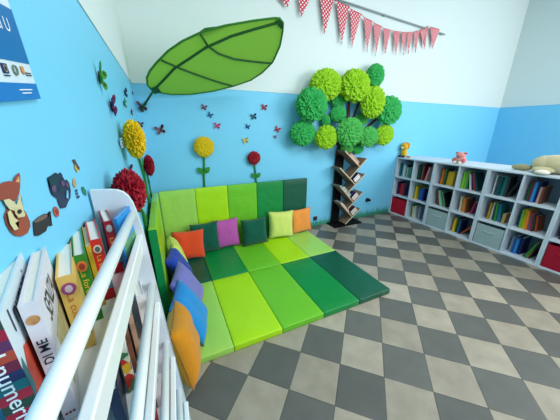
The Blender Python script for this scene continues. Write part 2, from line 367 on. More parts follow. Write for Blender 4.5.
def bin_(c, label, cc):
    y, z, W = cell(c, 2); W -= 0.016; H = 0.25
    t = empty('storage_bin', (BX + 0.012, y - 0.008 - W / 2, z + 0.001), label, 'storage bin')
    m = mat('felt_%d' % cc[0], cc, 0.9, 0.06, 20, bump=0.2, bscale=200)
    k = 0.004; D = 0.25; bm = bmesh.new()
    a, b = -W / 2, W / 2
    box(bm, (0, a, 0), (D, b, k)); box(bm, (0, a, k), (k, b, H)); box(bm, (D - k, a, k), (D, b, H))
    box(bm, (k, a, k), (D - k, a + k, H)); box(bm, (k, b - k, k), (D - k, b, H))
    for v in bm.verts:
        if v.co.x < 0.02 and abs(v.co.x) < k * .5 and v.co.z < H and v.co.z > 0: pass
    obj('bin_body', bm, m, t, bevel=0.0015, seg=1)
    bm = bmesh.new()
    pts = [(-.0035, -.06 + .12 * i / 12, H * .70 - .010 * math.sin(math.pi * i / 12)) for i in range(13)]
    tube(bm, [(-.001, -.062, H * .71)] + pts + [(-.001, .062, H * .71)], .007, 6, 0.5)
    h = obj('handle', bm, mat('handle_%d' % cc[0], tuple(min(255, int(x * 1.16)) for x in cc), 0.8), t, smooth=True)
    return t
bin_(0, 'red fabric bin at the foot of the bookcase touching the wall', (188, 16, 44))
bin_(2, 'grey fabric bin in the second bookcase, beneath the pink plush', (160, 178, 180))
bin_(4, 'grey fabric bin in the third bookcase, below books and plush dog tail', (160, 180, 186))
bin_(6, 'red fabric bin cut by the frame edge in the last bookcase', (164, 14, 46))

# ------------------------------------------------------------------ plush toys on the bookcases
def plush(name, label, loc, rotz, parts, s=1.0):
    t = empty(name, loc, label, 'plush toy', None, (0, 0, rotz))
    for pn, m, shapes in parts:
        bm = bmesh.new()
        for c, r in shapes: ellipsoid(bm, Vector(c) * s, tuple(x * s for x in r), 16, 10)
        obj(pn, bm, m, t, smooth=True)
    return t
PY = fabric('plush_yellow', (226, 176, 36)); PO = fabric('plush_orange', (220, 140, 36)); PK = fabric('plush_dark', (40, 26, 24)); PP = fabric('plush_pink', (222, 150, 148)); PPk = fabric('plush_rose', (214, 104, 108)); PWh = fabric('plush_white', (232, 226, 214))
p = px(404.5, 157.6, 2, BH)
plush('plush_animal', 'small yellow and orange plush sitting on the bookcase end by the wall', (BX + .08, 1.53, BH), R(-90), [
    ('body', PY, [((0, .0, .05), (.036, .034, .05))]),
    ('head', PY, [((0, -.008, .125), (.046, .042, .044))]),
    ('mane', PO, [((-.034, .012, .135), (.02, .022, .035)), ((.034, .012, .135), (.02, .022, .035)), ((0, .018, .158), (.036, .02, .02))]),
    ('muzzle', PWh, [((0, -.044, .115), (.02, .014, .014))]),
    ('eye', PK, [((-.016, -.047, .133), (.005, .004, .006))]), ('eye', PK, [((.016, -.047, .133), (.005, .004, .006))]),
    ('foot', PK, [((-.024, -.036, .013), (.016, .024, .013))]), ('foot', PK, [((.024, -.036, .013), (.016, .024, .013))]),
    ('tail', PO, [((.06, .01, .012), (.034, .012, .011))])], 1.3)
plush('plush_animal', 'pink plush animal with rounded ears seated on the second bookcase', (BX + .13, .715, BH), R(-90), [
    ('body', PP, [((0, 0, .05), (.07, .05, .05))]),
    ('head', PP, [((0, -.01, .108), (.055, .045, .038))]),
    ('ear', PPk, [((-.048, -.005, .135), (.026, .012, .014))]), ('ear', PPk, [((.048, -.005, .135), (.026, .012, .014))]),
    ('snout', PPk, [((0, -.052, .098), (.02, .012, .014))]),
    ('arm', PPk, [((-.06, -.03, .045), (.022, .026, .03))]), ('arm', PPk, [((.06, -.03, .045), (.022, .026, .03))]),
    ('foot', PWh, [((-.03, -.055, .018), (.022, .022, .018))]), ('foot', PWh, [((.03, -.055, .018), (.022, .022, .018))])])
DG = fabric('plush_beige', (196, 184, 148)); DG2 = fabric('plush_beige_dark', (160, 150, 110))  # second tone: darker, greyer beige of tail and ears
plush('plush_dog', 'large beige plush dog lying along the top of the bookcases', (BX + .21, -.165, BH), R(-90), [
    ('body', DG, [((.0, .0, .095), (.2, .11, .095)), ((-.10, .0, .088), (.105, .11, .088)), ((.22, 0, .1), (.14, .11, .1))]),
    ('tail', DG2, [((-.26, -.02, .034), (.08, .04, .034)), ((-.31, -.02, .03), (.05, .036, .027))]),
    ('hind_leg', DG, [((-.07, -.1, .036), (.09, .08, .036))]), ('paw', PWh, [((-.045, -.185, .022), (.06, .045, .026))]),
    ('front_leg', DG, [((.30, -.10, .03), (.11, .04, .03))]),
    ('head', DG, [((.40, -.02, .15), (.10, .09, .09))]), ('ear', DG2, [((.39, -.10, .13), (.035, .02, .07))]), ('ear', DG2, [((.39, .07, .13), (.035, .02, .07))]),
    ('nose', PK, [((.5, -.02, .14), (.016, .018, .014))])])

# ------------------------------------------------------------------ tree-shaped bookshelf
YS0, YS1 = 1.385, 1.575
t = empty('tree_bookshelf', (1.53, 1.48, 0), 'black and oak zigzag tree bookshelf standing against the blue wall', 'bookshelf')
def S(u, v): q = px(u, v, 1, YS0); return Vector((q.x - 1.53, q.z))
def part(name, bm, m, bev=0.0015):
    return obj(name, bm, m, t, bevel=bev, seg=1)
bm = bmesh.new(); box(bm, (-.25, -.10, 0), (.25, .10, .018)); part('base', bm, BLACK)
bm = bmesh.new(); box(bm, (-.185, .064, .018), (-.055, .092, 1.02)); part('post', bm, BLACK)
def board(p0, p1, th=.017):
    d = (p1 - p0).normalized(); n = Vector((-d.y, d.x)) * th / 2
    bm = bmesh.new()
    pts = [(q.x, -.095, q.y) for q in (p0 + n, p1 + n, p1 - n, p0 - n)]
    extrude_poly(bm, pts, (0, .187, 0)); bm.faces.ensure_lookup_table(); bm.faces[0].material_index = 1; return part('shelf_board', bm, [WOOD, WOODE])
def edge_strip(p0, p1, th=.018):
    pass
lower = [(350.2, 178.3), (347.6, 193.3), (347.4, 209.6), (345.4, 224.6)]
upL = [(345.2, 150.9), (340.2, 168.0), (340.2, 186.2), (340.6, 203.4)]
upR = [(359.4, 166.2), (355.4, 184.6), (353.2, 202.2), (352.0, 216.8)]
rt = [(367.2, 158.7), (365.2, 174.3), (363.0, 192.2), (360.4, 208.8)]
TB = []
for a, b, c, d in zip(upL, upR, lower, rt):
    A, B, C_, D = S(*a), S(*b), S(*c), S(*d)
    C_.y = max(C_.y, 0.03)
    board(A, B); board(C_, D); TB.append((A, B, C_, D))
def shelf_book(label, c, org, d, s0, th, length, thick_dir, dep=.15, pages_out=True):
    """a book lying on a sloped board: org on board (x,z), d along board, spine/page edge toward the room"""
    e = empty('book', (1.53, 1.48, 0), label, 'book', 'books on the tree bookshelf')
    nrm = thick_dir
    p0 = org + d * s0
    q = [p0, p0 + d * length, p0 + d * length + nrm * th, p0 + nrm * th]
    bm = bmesh.new()
    k = min(.003, th * .2)
    def slab(a, b, y0, y1, m0=0, m1=length):
        pts = [p0 + d * m0 + nrm * a, p0 + d * m1 + nrm * a, p0 + d * m1 + nrm * b, p0 + d * m0 + nrm * b]
        return [(x.x, y0, x.y) for x in pts], y1 - y0
    for a, b, y0, y1, m0, m1 in ((0, k, -.085, -.085 + dep, 0, length), (th - k, th, -.085, -.085 + dep, 0, length), (k, th - k, -.085, -.085 + dep, 0, k)):
        pts, ln = slab(a, b, y0, y1, m0, m1); extrude_poly(bm, pts, (0, ln, 0))
    obj('cover', bm, cm(c, .4), e)
    bm = bmesh.new(); pts, ln = slab(k, th - k, -.082, -.088 + dep, k, length - .003); extrude_poly(bm, pts, (0, ln, 0)); obj('pages', bm, PAGES, e)
def on_board(i, side, specs):
    A, B, C_, D = TB[i]
    if side == 'L':          # rests on the descending board, stacked up from its upper face
        d = (A - B).normalized(); n = Vector((-d.y, d.x)); n = n if n.y > 0 else -n; org = B + n * .0095 + d * (.03 if i == 0 else .105)
    else:
        d = (D - C_).normalized(); n = Vector((-d.y, d.x)); n = n if n.y > 0 else -n
        k = (B - C_).dot(d); org = C_ + d * (k + .022) + n * .0095
    h = 0.0
    for lab, c, th, ln in specs:
        if side == 'L': ln = min(ln, (A - B).length - (.035 if i == 0 else .11))
        shelf_book(lab, c, org + n * h, d, 0.0, th, ln, n); h += th + .001
on_board(0, 'L', [('thin cream book on the topmost sloping board of tree bookshelf', (220, 206, 180), .012, .205), ('red book on the topmost sloping board of tree bookshelf', (200, 60, 50), .012, .205), ('orange book uppermost at the crown of tree bookshelf', (226, 140, 60), .012, .205)])
on_board(1, 'R', [('navy book in the second fork of the tree bookshelf', (30, 44, 120), .024, .115), ('white book stacked in the second fork of tree bookshelf', (226, 228, 232), .028, .115), ('dark blue book uppermost in second fork of tree bookshelf', (26, 36, 96), .026, .115)])
on_board(2, 'L', [('green book on the third sloping board of tree bookshelf', (60, 150, 90), .014, .205), ('teal book on the third sloping board of tree bookshelf', (30, 150, 160), .016, .205), ('dark grey book on the third board of tree bookshelf', (60, 70, 80), .012, .19)])
on_board(2, 'R', [('brown book in the third fork of the tree bookshelf', (130, 90, 70), .024, .115), ('pink book in the third fork of the tree bookshelf', (214, 160, 160), .022, .115), ('purple book uppermost in third fork of tree bookshelf', (70, 50, 100), .026, .11)])
on_board(3, 'L', [('white book on the lowest sloping board of tree bookshelf', (224, 220, 214), .012, .205), ('rust book on the lowest sloping board of tree bookshelf', (150, 80, 60), .012, .205)])
on_board(3, 'R', [('black book in the lowest fork of the tree bookshelf', (36, 36, 44), .026, .115), ('tan book in the lowest fork of the tree bookshelf', (170, 140, 120), .022, .115), ('plum book uppermost in lowest fork of tree bookshelf', (80, 40, 60), .028, .115)])

# ------------------------------------------------------------------ paper tree on the back wall
def W(u, v, off=0.0): q = px(u, v, 1, YB - off); return q
c0 = W(345, 120)
t = empty('paper_tree', (c0.x, YB, 0.95), 'wall tree of green tissue pompoms on brown branches', 'wall decoration')
BRK = mat('brown_card', (92, 46, 38), .8, .15, 30)
def wl(u, v, off): q = W(u, v, off); return q - t.location
bm = bmesh.new(); tube(bm, [wl(338, 156, .022), wl(340, 148, .022), wl(345, 138, .022), wl(348, 125, .022), wl(349, 103, .022), wl(349, 90, .015)], [.05, .045, .04, .03, .022, .014], 8, .4); obj('trunk', bm, BRK, t, smooth=True)
for pts, r in ([((346, 138), (353, 118), (359, 103), (362, 92)), .02], [((345, 140), (332, 128), (320, 117), (313, 108)), .02], [((342, 146), (325, 138), (312, 133)), .018], [((350, 140), (366, 128), (378, 118), (386, 112)), .02], [((346, 134), (338, 115), (332, 96)), .018], [((362, 100), (371, 88), (375, 78)), .014]):
    bm = bmesh.new(); tube(bm, [wl(a, b, .014) for a, b in pts], [r, r * .9, r * .8, r * .6][:len(pts)], 7, .4); obj('branch', bm, BRK, t, smooth=True)
def pompom_mesh(name, m, seed, sub=5, petal=4.6):
    bm = bmesh.new(); bmesh.ops.create_icosphere(bm, subdivisions=sub, radius=1)
    for v in bm.verts:
        n = v.co.normalized()
        a = noise.noise(n * petal * .5 + Vector((seed, 0, 0))); q = n * petal + Vector((a, a * .7, seed)) * 1.3
        r = abs(noise.noise(q)); r2 = abs(noise.noise(q * 2.3 + Vector((5, 1, 2))))
        v.co = n * (0.76 + 0.24 * (1 - min(1, r * 2.6)) + 0.10 * (1 - min(1, r2 * 2.4)))
    me = bpy.data.meshes.new(name)
    bm.to_mesh(me); bm.free(); me.materials.append(m); return me
LIME = mat('tissue_lime', (150, 206, 30), .8, .22, 14, trans=.15); GRN = mat('tissue_green', (52, 176, 88), .8, .25, 14, trans=.15)
GRN2 = mat('tissue_mid_green', (76, 182, 84), .8, .25, 14, trans=.15)
PM = {k: [pompom_mesh('pompom_' + k + str(s), m, s * 3.7, 5) for s in range(2)] for k, m in (('lime', LIME), ('green', GRN), ('mid', GRN2))}
PL = [(326.5, 85, 14.5, 15.5, 'lime', .02), (355, 86, 13.8, 16.5, 'lime', .04), (375.5, 75.5, 8, 11.5, 'green', .02), (311.8, 105, 14.5, 17, 'green', .05), (373, 102.5, 11.2, 15.2, 'lime', .06),
      (388.8, 110.8, 11.5, 14.5, 'green', .03), (303, 133.3, 11.8, 12.3, 'green', .03), (326.3, 137.5, 10.5, 11.8, 'lime', .07), (350, 132.5, 12.4, 14, 'mid', .10), (368, 137, 9.5, 10, 'mid', .08),
      (384.5, 135, 8.5, 10, 'lime', .05), (338, 99.5, 8, 7.5, 'green', .0), (338.3, 114.3, 7.5, 8.2, 'green', .01), (325.8, 120.8, 5.2, 5.5, 'green', .01), (361.3, 120, 6.3, 6.3, 'mid', .01), (347, 148.3, 6.3, 5.5, 'mid', .02), (358, 148.8, 5.2, 5.2, 'green', .02)]
for i, (u, v, ru, rv, k, off) in enumerate(PL):
    dep = max(.05, .75 * rv / 85) * .8
    off = off + .2 * dep; q = W(u, v, dep * .9 + off); zc = (q - CAM).dot(CF)
    yy = YB - (dep * .9 + off); ra = (px(u + ru, v, 1, yy).x - px(u - ru, v, 1, yy).x) / 2 * 1.04; rb = (px(u, v - rv, 1, yy).z - px(u, v + rv, 1, yy).z) / 2 * 1.04
    o = bpy.data.objects.new('pompom', PM[k][i % 2]); col.objects.link(o); o.parent = t
    o.location = q - t.location; o.scale = (ra, dep * .9, rb); o.rotation_euler = (0, i * 1.3, 0) if abs(ra - rb) < .015 else (0, 0, 0)
    o['label'] = ('lime' if k == 'lime' else 'green') + ' tissue paper pompom'

# ------------------------------------------------------------------ wall flowers
YEL = mat('petal_yellow', (228, 196, 20), .7, .18, 40, trans=.1); RED = mat('petal_red', (150, 10, 34), .7, .2, 40); STEM = mat('stem_green', (40, 130, 40), .7, .15, 30)
FM = {'yellow': pompom_mesh('petals_yellow', YEL, 1.1, 5, 9), 'red': pompom_mesh('petals_red', RED, 6.2, 5, 9)}
def flower(label, head, r, depth, kind, stem_pts, normal, leaves=()):
    t = empty('paper_flower', stem_pts[-1], label, 'wall flower')
    o = bpy.data.objects.new('flower_head', FM[kind]); col.objects.link(o); o.parent = t
    o.location = head - t.location
    o.scale = (depth, r, r) if abs(normal[0]) > .5 else (r, depth, r)
    bm = bmesh.new(); tube(bm, [Vector(p) - t.location for p in stem_pts], .009, 6); obj('stem', bm, STEM, t, smooth=True)
    for p, d, ln in leaves:
        p = Vector(p) - t.location; d = Vector(d).normalized(); n = Vector(normal); s = d.cross(n)
        bm = bmesh.new(); L = []
        prof = [(0, .0), (.2, .5), (.5, 1), (.8, .6), (1, 0)]
        for a, b in prof: L.append(p + d * ln * a + s * ln * .3 * b + n * .01 * math.sin(a * 3))
        Rr = [p + d * ln * a - s * ln * .3 * b + n * .01 * math.sin(a * 3) for a, b in prof[1:-1]]
        extrude_poly(bm, L + Rr[::-1], n * .003); obj('leaf', bm, STEM, t)
    return t
def bw(u, v, o=.012): return px(u, v, 1, YB - o)
def lw(y, u, v):  # a point at distance y on the sight line, for things standing out of the side wall
    return px(u, v, 1, y)
NB, NL = (0, -1, 0), (1, 0, 0)
h = bw(204, 147, .04)
flower('yellow paper flower on the back wall above the pale mat panel', h, .105, .045, 'yellow', [bw(204, 150), bw(204.3, 165), bw(204, 176), bw(205, 192)], NB,
       [(bw(204, 174), (-.7, 0, .8), .10), (bw(204, 174), (.7, 0, .8), .10)])
h = bw(254, 158, .035)
flower('red paper flower on the back wall above the mid green mat', h, .078, .04, 'red', [bw(254, 161), bw(255.3, 170), bw(256, 178), bw(256.5, 190)], NB,
       [(bw(256, 178), (-.7, 0, .8), .085), (bw(256, 178), (.7, 0, .8), .085)])
flower('yellow paper flower on left wall, tallest of the corner flowers', px(134.5, 139.5, 0, XL + .06), .092, .05, 'yellow', [(XL + .012, .8, 1.24), (XL + .012, .95, 1.12), (XL + .012, 1.11, .94), (XL + .012, 1.1, .84), (XL + .012, 1.1, .70)], NL,
       [((XL + .012, 1.04, 1.07), (0, .5, .9), .09)])
flower('small red paper flower on left wall nearest the corner', Vector((XL + .045, 1.36, 1.035)), .095, .045, 'red', [(XL + .012, 1.41, 1.02), (XL + .014, 1.44, .92), (XL + .014, 1.46, .82), (XL + .014, 1.46, .70)], NL,
       [((XL + .012, 1.45, .85), (0, -.6, .8), .05)])
flower('large dark red paper flower on left wall behind the book rack', px(129.5, 192, 0, XL + .06), .078, .05, 'red', [(XL + .012, .2, 1.03), (XL + .012, .5, .86), (XL + .012, .56, .7), (XL + .012, .57, .5)], NL,
       [((XL + .012, .54, .76), (0, .5, .9), .08)])

# ------------------------------------------------------------------ leaf canopy
LE, LR, LD = mat('leaf_fabric', (158, 214, 78), .7, .06, 4, trans=.35), mat('leaf_rib', (22, 84, 34), .5, .1, 20), mat('leaf_edge', (48, 120, 40), .6, .1, 20)
Bp = px(153, 91, 1, 1.45); Tp = px(282.5, 24 + 19, 1, .95); Lp = px(225, 84, 1, 1.38)
ex = (Tp - Bp).normalized(); nn = ex.cross(Lp - Bp).normalized(); ey = nn.cross(ex)
if nn.dot(CAM - Bp) < 0: nn = -nn
def lf(cx, cy):                                   # survey point on the leaf plane, in leaf coordinates
    u, v = 140 + cx / 3.5, 10 + cy / 3.5
    d = CF + (u - 280) / FPX * CR + (210 - v) / FPX * CU
    return CAM + d * ((Bp - CAM).dot(nn) / d.dot(nn))
t = empty('leaf_canopy', W(142, 109), 'large green fabric leaf canopy fixed in the wall corner', 'leaf canopy')
O = t.location
out = [(47, 285), (27, 264), (24, 240), (35, 217), (60, 189), (100, 152), (150, 120), (220, 88), (300, 65), (400, 45), (470, 34), (490, 34), (502, 48), (500, 75), (490, 125), (465, 185), (430, 225), (390, 255), (330, 275), (260, 290), (180, 298), (110, 296)]
P = [lf(*q) for q in out]
rib = [lf(*q) for q in ((45, 282), (120, 205), (230, 135), (320, 95), (400, 70), (492, 44))]
def bow(p):                                       # gentle fold: both halves bend away from the room along the midrib
    d = (p - Bp).dot(ey); return p - nn * .25 * d * d
bm = bmesh.new()
# triangulated fan between rib and outline with inner rings
import itertools
def closest_on_rib(p):
    best = None
    for a, b in zip(rib, rib[1:]):
        k = max(0, min(1, (p - a).dot(b - a) / (b - a).length_squared)); q = a + (b - a) * k
        if best is None or (q - p).length < (best - p).length: best = q
    return best
fine = []
for a, b in zip(P, P[1:] + P[:1]):
    for k in range(3): fine.append(a.lerp(b, k / 3))
rings = []
for k in range(5):
    s = k / 4; rings.append([bm.verts.new(bow(closest_on_rib(p).lerp(p, s)) - O) for p in fine])
for r0, r1 in zip(rings, rings[1:]):
    for i in range(len(fine)):
        j = (i + 1) % len(fine); bm.faces.new((r0[i], r0[j], r1[j], r1[i]))
bmesh.ops.remove_doubles(bm, verts=bm.verts[:], dist=1e-4)
blade = obj('leaf_blade', bm, LE, t, smooth=True)
bm = bmesh.new(); tube(bm, [bow(p) - O for p in fine] + [bow(fine[0]) - O], .008, 6); obj('edge_band', bm, LD, t, smooth=True)
def off(p): return bow(p) + nn * .006 - O
def ribtube(name, pts, r):
    q = [lf(*c) for c in pts]; s = []
    for a, b in zip(q, q[1:]): s += [a.lerp(b, k / 4) for k in range(4)]
    bm = bmesh.new(); tube(bm, [off(p) for p in s + [q[-1]]], r, 6); return obj(name, bm, LR, t, smooth=True)
fl = [lf(*q) - nn * .03 for q in ((208, 100), (215, 86), (232, 76), (262, 72), (296, 70), (320, 62), (316, 66), (280, 84), (240, 100))]
bm = bmesh.new(); extrude_poly(bm, [p - O for p in fl], -nn * .003); bmesh.ops.triangulate(bm, faces=[f for f in bm.faces if len(f.verts) > 4]); obj('curled_edge', bm, LD, t)
ribtube('midrib', ((45, 282), (120, 205), (230, 135), (320, 95), (400, 70), (490, 44)), .009)
ribtube('cross_rib', ((76, 180), (130, 200), (230, 236), (326, 273)), .008)
ribtube('cross_rib', ((215, 95), (240, 130), (275, 152), (330, 170), (460, 188)), .008)
bm = bmesh.new(); extrude_poly(bm, [off(lf(*q)) + nn * .004 for q in ((36, 272), (58, 262), (74, 284), (50, 290))], nn * .004); obj('base_pocket', bm, LR, t)
bm = bmesh.new(); extrude_poly(bm, [off(lf(*q)) + nn * .004 for q in ((472, 38), (490, 35), (502, 48), (498, 66), (484, 56))], nn * .004); obj('tip_pocket', bm, LR, t)
bm = bmesh.new(); tube(bm, [W(141.5, 110) - O, W(143, 107, .04) - O, (Bp - O) * .6, off(lf(47, 281))], .009, 8); obj('stem', bm, LR, t, smooth=True)
bm = bmesh.new(); box(bm, (-.014, -.02, -.025), (.014, -.002, .025)); obj('wall_bracket', bm, mat('bracket_dark', (36, 40, 46), .5), t, bevel=.004)

# ------------------------------------------------------------------ butterflies
def bfly_mesh(side):
    bm = bmesh.new()
    up = [(.04, .01), (.25, .55), (.55, .95), (.95, 1.0), (1.0, .7), (.8, .3), (.45, .08), (.06, -.03)]
    lo = [(.05, -.05), (.45, -.02), (.78, -.15), (.85, -.5), (.6, -.85), (.35, -.75), (.15, -.35)]
    for pl in (up, lo):
        extrude_poly(bm, [(side * a, -.45 * a - .05, b) for a, b in pl], (0, -.03, 0))
    me = bpy.data.meshes.new('wing'); bm.to_mesh(me); bm.free(); return me
SP_ = ((.62, .66, .2), (.5, -.38, .18))
def spot_mesh(side, k):
    bm = bmesh.new(); cx, cz, r = SP_[k]
    extrude_poly(bm, [(side * (cx + r * math.cos(q)), -.45 * (cx + r * math.cos(q)) - .10, cz + r * math.sin(q)) for q in (k2 * math.pi / 4 for k2 in range(8))], (0, -.02, 0))
    me = bpy.data.meshes.new('wing_spot'); bm.to_mesh(me); bm.free(); return me
WM, SM = {s: bfly_mesh(s) for s in (-1, 1)}, {(s, k): spot_mesh(s, k) for s in (-1, 1) for k in (0, 1)}
bm = bmesh.new(); ellipsoid(bm, (0, -.06, 0), (.09, .09, .6), 8, 8); BM_ = bpy.data.meshes.new('body'); bm.to_mesh(BM_); bm.free()
def butterfly(label, loc, size, c, c2, wall_, roll):
    t = empty('butterfly', loc, label, 'butterfly', 'butterflies on the blue walls'); t.rotation_mode = 'QUATERNION'
    q = Matrix.Rotation(roll, 4, 'Y')
    if wall_ == 'L': q = Matrix.Rotation(R(90), 4, 'Z') @ q
    t.rotation_quaternion = q.to_quaternion(); size *= .68 if wall_ == 'L' else .8; t.scale = (size, size, size)
    def add(n, me, m, par):
        me = me.copy(); me.materials.clear(); me.materials.append(m); o = bpy.data.objects.new(n, me); col.objects.link(o); o.parent = par; return o
    add('body', BM_, cm((30, 22, 30)), t)
    for s in (-1, 1):
        w = add('wing', WM[s], cm(c), t)
        for k in (0, 1): add('wing_spot', SM[s, k], cm(c2), w)
def blw(u, v): return px(u, v, 0, XL + .003)
def bbw(u, v): return px(u, v, 1, YB - .003)
for lab, u, v, s, c, c2, r in (
  ('dark red butterfly on the back wall beside the tall yellow flower', 160.5, 130, .055, (110, 16, 30), (30, 14, 26), -.3),
  ('maroon butterfly, topmost of three under the leaf canopy', 204, 107.5, .034, (140, 26, 60), (60, 14, 40), .3),
  ('blue butterfly, middle of three under the leaf canopy', 210, 115.2, .034, (30, 96, 160), (16, 36, 80), .5),
  ('pink butterfly, lowest of three under the leaf canopy', 217, 126, .042, (206, 70, 130), (120, 30, 70), .2),
  ('crimson butterfly, topmost of four above the red flower', 264, 107.5, .042, (176, 36, 56), (70, 16, 40), .15),
  ('dark teal butterfly just below the crimson butterfly', 253.5, 116.8, .042, (24, 66, 76), (10, 26, 40), -.2),
  ('navy butterfly between the dark teal and yellow butterflies', 247.5, 126.8, .032, (20, 56, 130), (10, 22, 60), .3),
  ('yellow butterfly just above the red flower on the back wall', 245.5, 140.6, .042, (226, 196, 60), (150, 120, 30), -.2),
  ('red butterfly nearest the pompom tree', 277, 129.5, .044, (190, 40, 60), (80, 20, 40), .5),
  ('tiny violet butterfly below the red one near the tree', 275, 137, .026, (150, 70, 150), (90, 30, 90), 0),
  ('dark butterfly with red spots under the leaf canopy bracket', 142.5, 106.5, .055, (38, 30, 50), (150, 20, 40), 0),
  ('tiny purple butterfly in the corner under the dark spotted one', 140.3, 124.6, .035, (90, 30, 70), (40, 16, 40), .2)):
    butterfly(lab, bbw(u, v), s, c, c2, 'B', r)
for lab, u, v, s, c, c2, r in (
  ('green butterfly alone high on the left wall', 98.5, 77.5, .062, (60, 140, 40), (30, 80, 30), .3),
  ('purple butterfly on left wall below the green one', 110.5, 106.5, .062, (110, 30, 90), (60, 14, 50), -.3),
  ('blue butterfly on left wall above a pale green one', 124.5, 93, .045, (24, 60, 100), (12, 30, 60), 0),
  ('pale green butterfly below the blue one on left wall', 123.7, 103.5, .042, (90, 160, 120), (40, 90, 70), .2),
  ('tiny navy butterfly on left wall closest to the white paint', 132, 93.5, .022, (24, 40, 80), (10, 20, 50), 0),
  ('tiny magenta butterfly on left wall above the yellow flower', 131, 112.5, .034, (140, 30, 90), (80, 16, 60), .2),
  ('brown butterfly touching the tall yellow flower', 124, 133.5, .05, (130, 50, 50), (60, 24, 30), .1),
  ('white and black butterfly beside the brown one on left wall', 119.3, 143.5, .036, (226, 230, 230), (30, 30, 36), 0),
  ('small purple butterfly over the large dark red flower', 129.5, 170, .045, (90, 40, 80), (40, 20, 50), .1)):
    butterfly(lab, blw(u, v), s, c, c2, 'L', r)

# ------------------------------------------------------------------ bunting and its rail on the back wall
yb = YB - .03
p0, p1 = px(445, 34.5, 1, yb), px(300, -13, 1, yb)
t = empty('wall_rail', p0, 'thin grey rail fixed high on the white wall', 'rail')
bm = bmesh.new(); tube(bm, [Vector((0, 0, 0)), p1 - p0], .009, 8); obj('rail_bar', bm, mat('grey_metal', (150, 158, 164), .4, .03), t, smooth=True)
for k in (.03, .5, .97):
    bm = bmesh.new(); q = (p1 - p0) * k; box(bm, q + Vector((-.012, .0, -.012)), q + Vector((.012, .0255, .012))); obj('rail_bracket', bm, mat('grey_metal', (150, 158, 164)), t)
def dots():
    m = bpy.data.materials.new('red_polka_cloth'); m.use_nodes = True; nt = m.node_tree; b = nt.nodes['Principled BSDF']
    tc = nt.nodes.new('ShaderNodeTexCoord'); se = nt.nodes.new('ShaderNodeSeparateXYZ'); mp = nt.nodes.new('ShaderNodeCombineXYZ')
    nt.links.new(tc.outputs['Object'], se.inputs[0]); L = nt.links
    for k, sg in ((0, 1), (1, -1)):
        a = nt.nodes.new('ShaderNodeMath'); a.operation = 'MULTIPLY_ADD'; a.inputs[1].default_value = sg; L.new(se.outputs[2], a.inputs[0]); L.new(se.outputs[0], a.inputs[2])
        b2 = nt.nodes.new('ShaderNodeMath'); b2.operation = 'MULTIPLY'; b2.inputs[1].default_value = 24; L.new(a.outputs[0], b2.inputs[0]); L.new(b2.outputs[0], mp.inputs[k])
    v = nt.nodes.new('ShaderNodeTexVoronoi'); v.voronoi_dimensions = '2D'; v.inputs['Randomness'].default_value = 0; v.inputs['Scale'].default_value = 1
    c = nt.nodes.new('ShaderNodeMath'); c.operation = 'LESS_THAN'; c.inputs[1].default_value = .3
    x = nt.nodes.new('ShaderNodeMix'); x.data_type = 'RGBA'; x.inputs[6].default_value = rgb((196, 48, 72)); x.inputs[7].default_value = rgb((240, 232, 234))
    L.new(mp.outputs[0], v.inputs['Vector']); L.new(v.outputs['Distance'], c.inputs[0]); L.new(c.outputs[0], x.inputs[0]); L.new(x.outputs[2], b.inputs['Base Color'])
    b.inputs['Roughness'].default_value = .85
    return m
DOT = dots()
FL = [((275, -8), (290, -4), (288, 8)), ((298, -6), (311, -3), (301, 17.5)), ((320, -4), (334, -.5), (324.6, 34)), ((336.4, 1), (349.3, 6.5), (341.7, 45)), ((350, 8.8), (361.3, 14), (352, 47.5)), ((364, 17.2), (372.5, 21.3), (367, 52.6)), ((373.7, 22.9), (381.6, 26.4), (375.6, 55.8)),
      ((383.4, 28.3), (390.7, 30), (385.4, 55)), ((393.6, 31), (400.2, 31.9), (395.7, 55.8)), ((401.3, 32), (406.8, 32.5), (403.7, 55)), ((407, 32.5), (412.8, 32.3), (408.6, 54)), ((413.9, 31.9), (419.5, 31), (415.5, 53.4)), ((419.6, 30.6), (428, 27.4), (424.8, 49.4)), ((430, 26.8), (439.6, 29.4), (432.7, 48.6))]
yf = YB - .045
O = px(428, 27, 1, yf)
t = empty('bunting', O, 'string of red polka dot triangle flags hanging from the rail', 'bunting')
for k, (a, b, c) in enumerate(FL):
    A, B, C_ = (px(q[0], q[1], 1, yf) for q in (a, b, c)); M = (A + B) / 2
    bm = bmesh.new(); n = 6; rows = []
    for i in range(n + 1):
        s = i / n; l, r_ = A.lerp(C_, s), B.lerp(C_, s)
        rows.append([bm.verts.new(l.lerp(r_, j / 4) - M + Vector((0, .012 * noise.noise(Vector((k * 2.3, s * 2, j * .5))) * s, 0))) for j in range(5)])
    for r0, r1 in zip(rows, rows[1:]):
        for j in range(4): bm.faces.new((r0[j], r0[j + 1], r1[j + 1], r1[j]))
    bmesh.ops.remove_doubles(bm, verts=bm.verts[:], dist=1e-5)
    o = obj('flag', bm, DOT, t, smooth=True); o.location = M - O
bm = bmesh.new(); pts = []
for a, b, c in FL: pts += [px(*a, 1, yf) - O, px(*b, 1, yf) - O]
tube(bm, pts, .003, 5); obj('string', bm, mat('red_string', (170, 50, 70), .8), t)
bm = bmesh.new(); ellipsoid(bm, (.0, .008, .0), (.014, .012, .018), 10, 8); tube(bm, [(0, .004, 0), (-.03, -.002, -.1), (-.035, -.002, -.2)], .005, 5); obj('knot', bm, DOT, t)

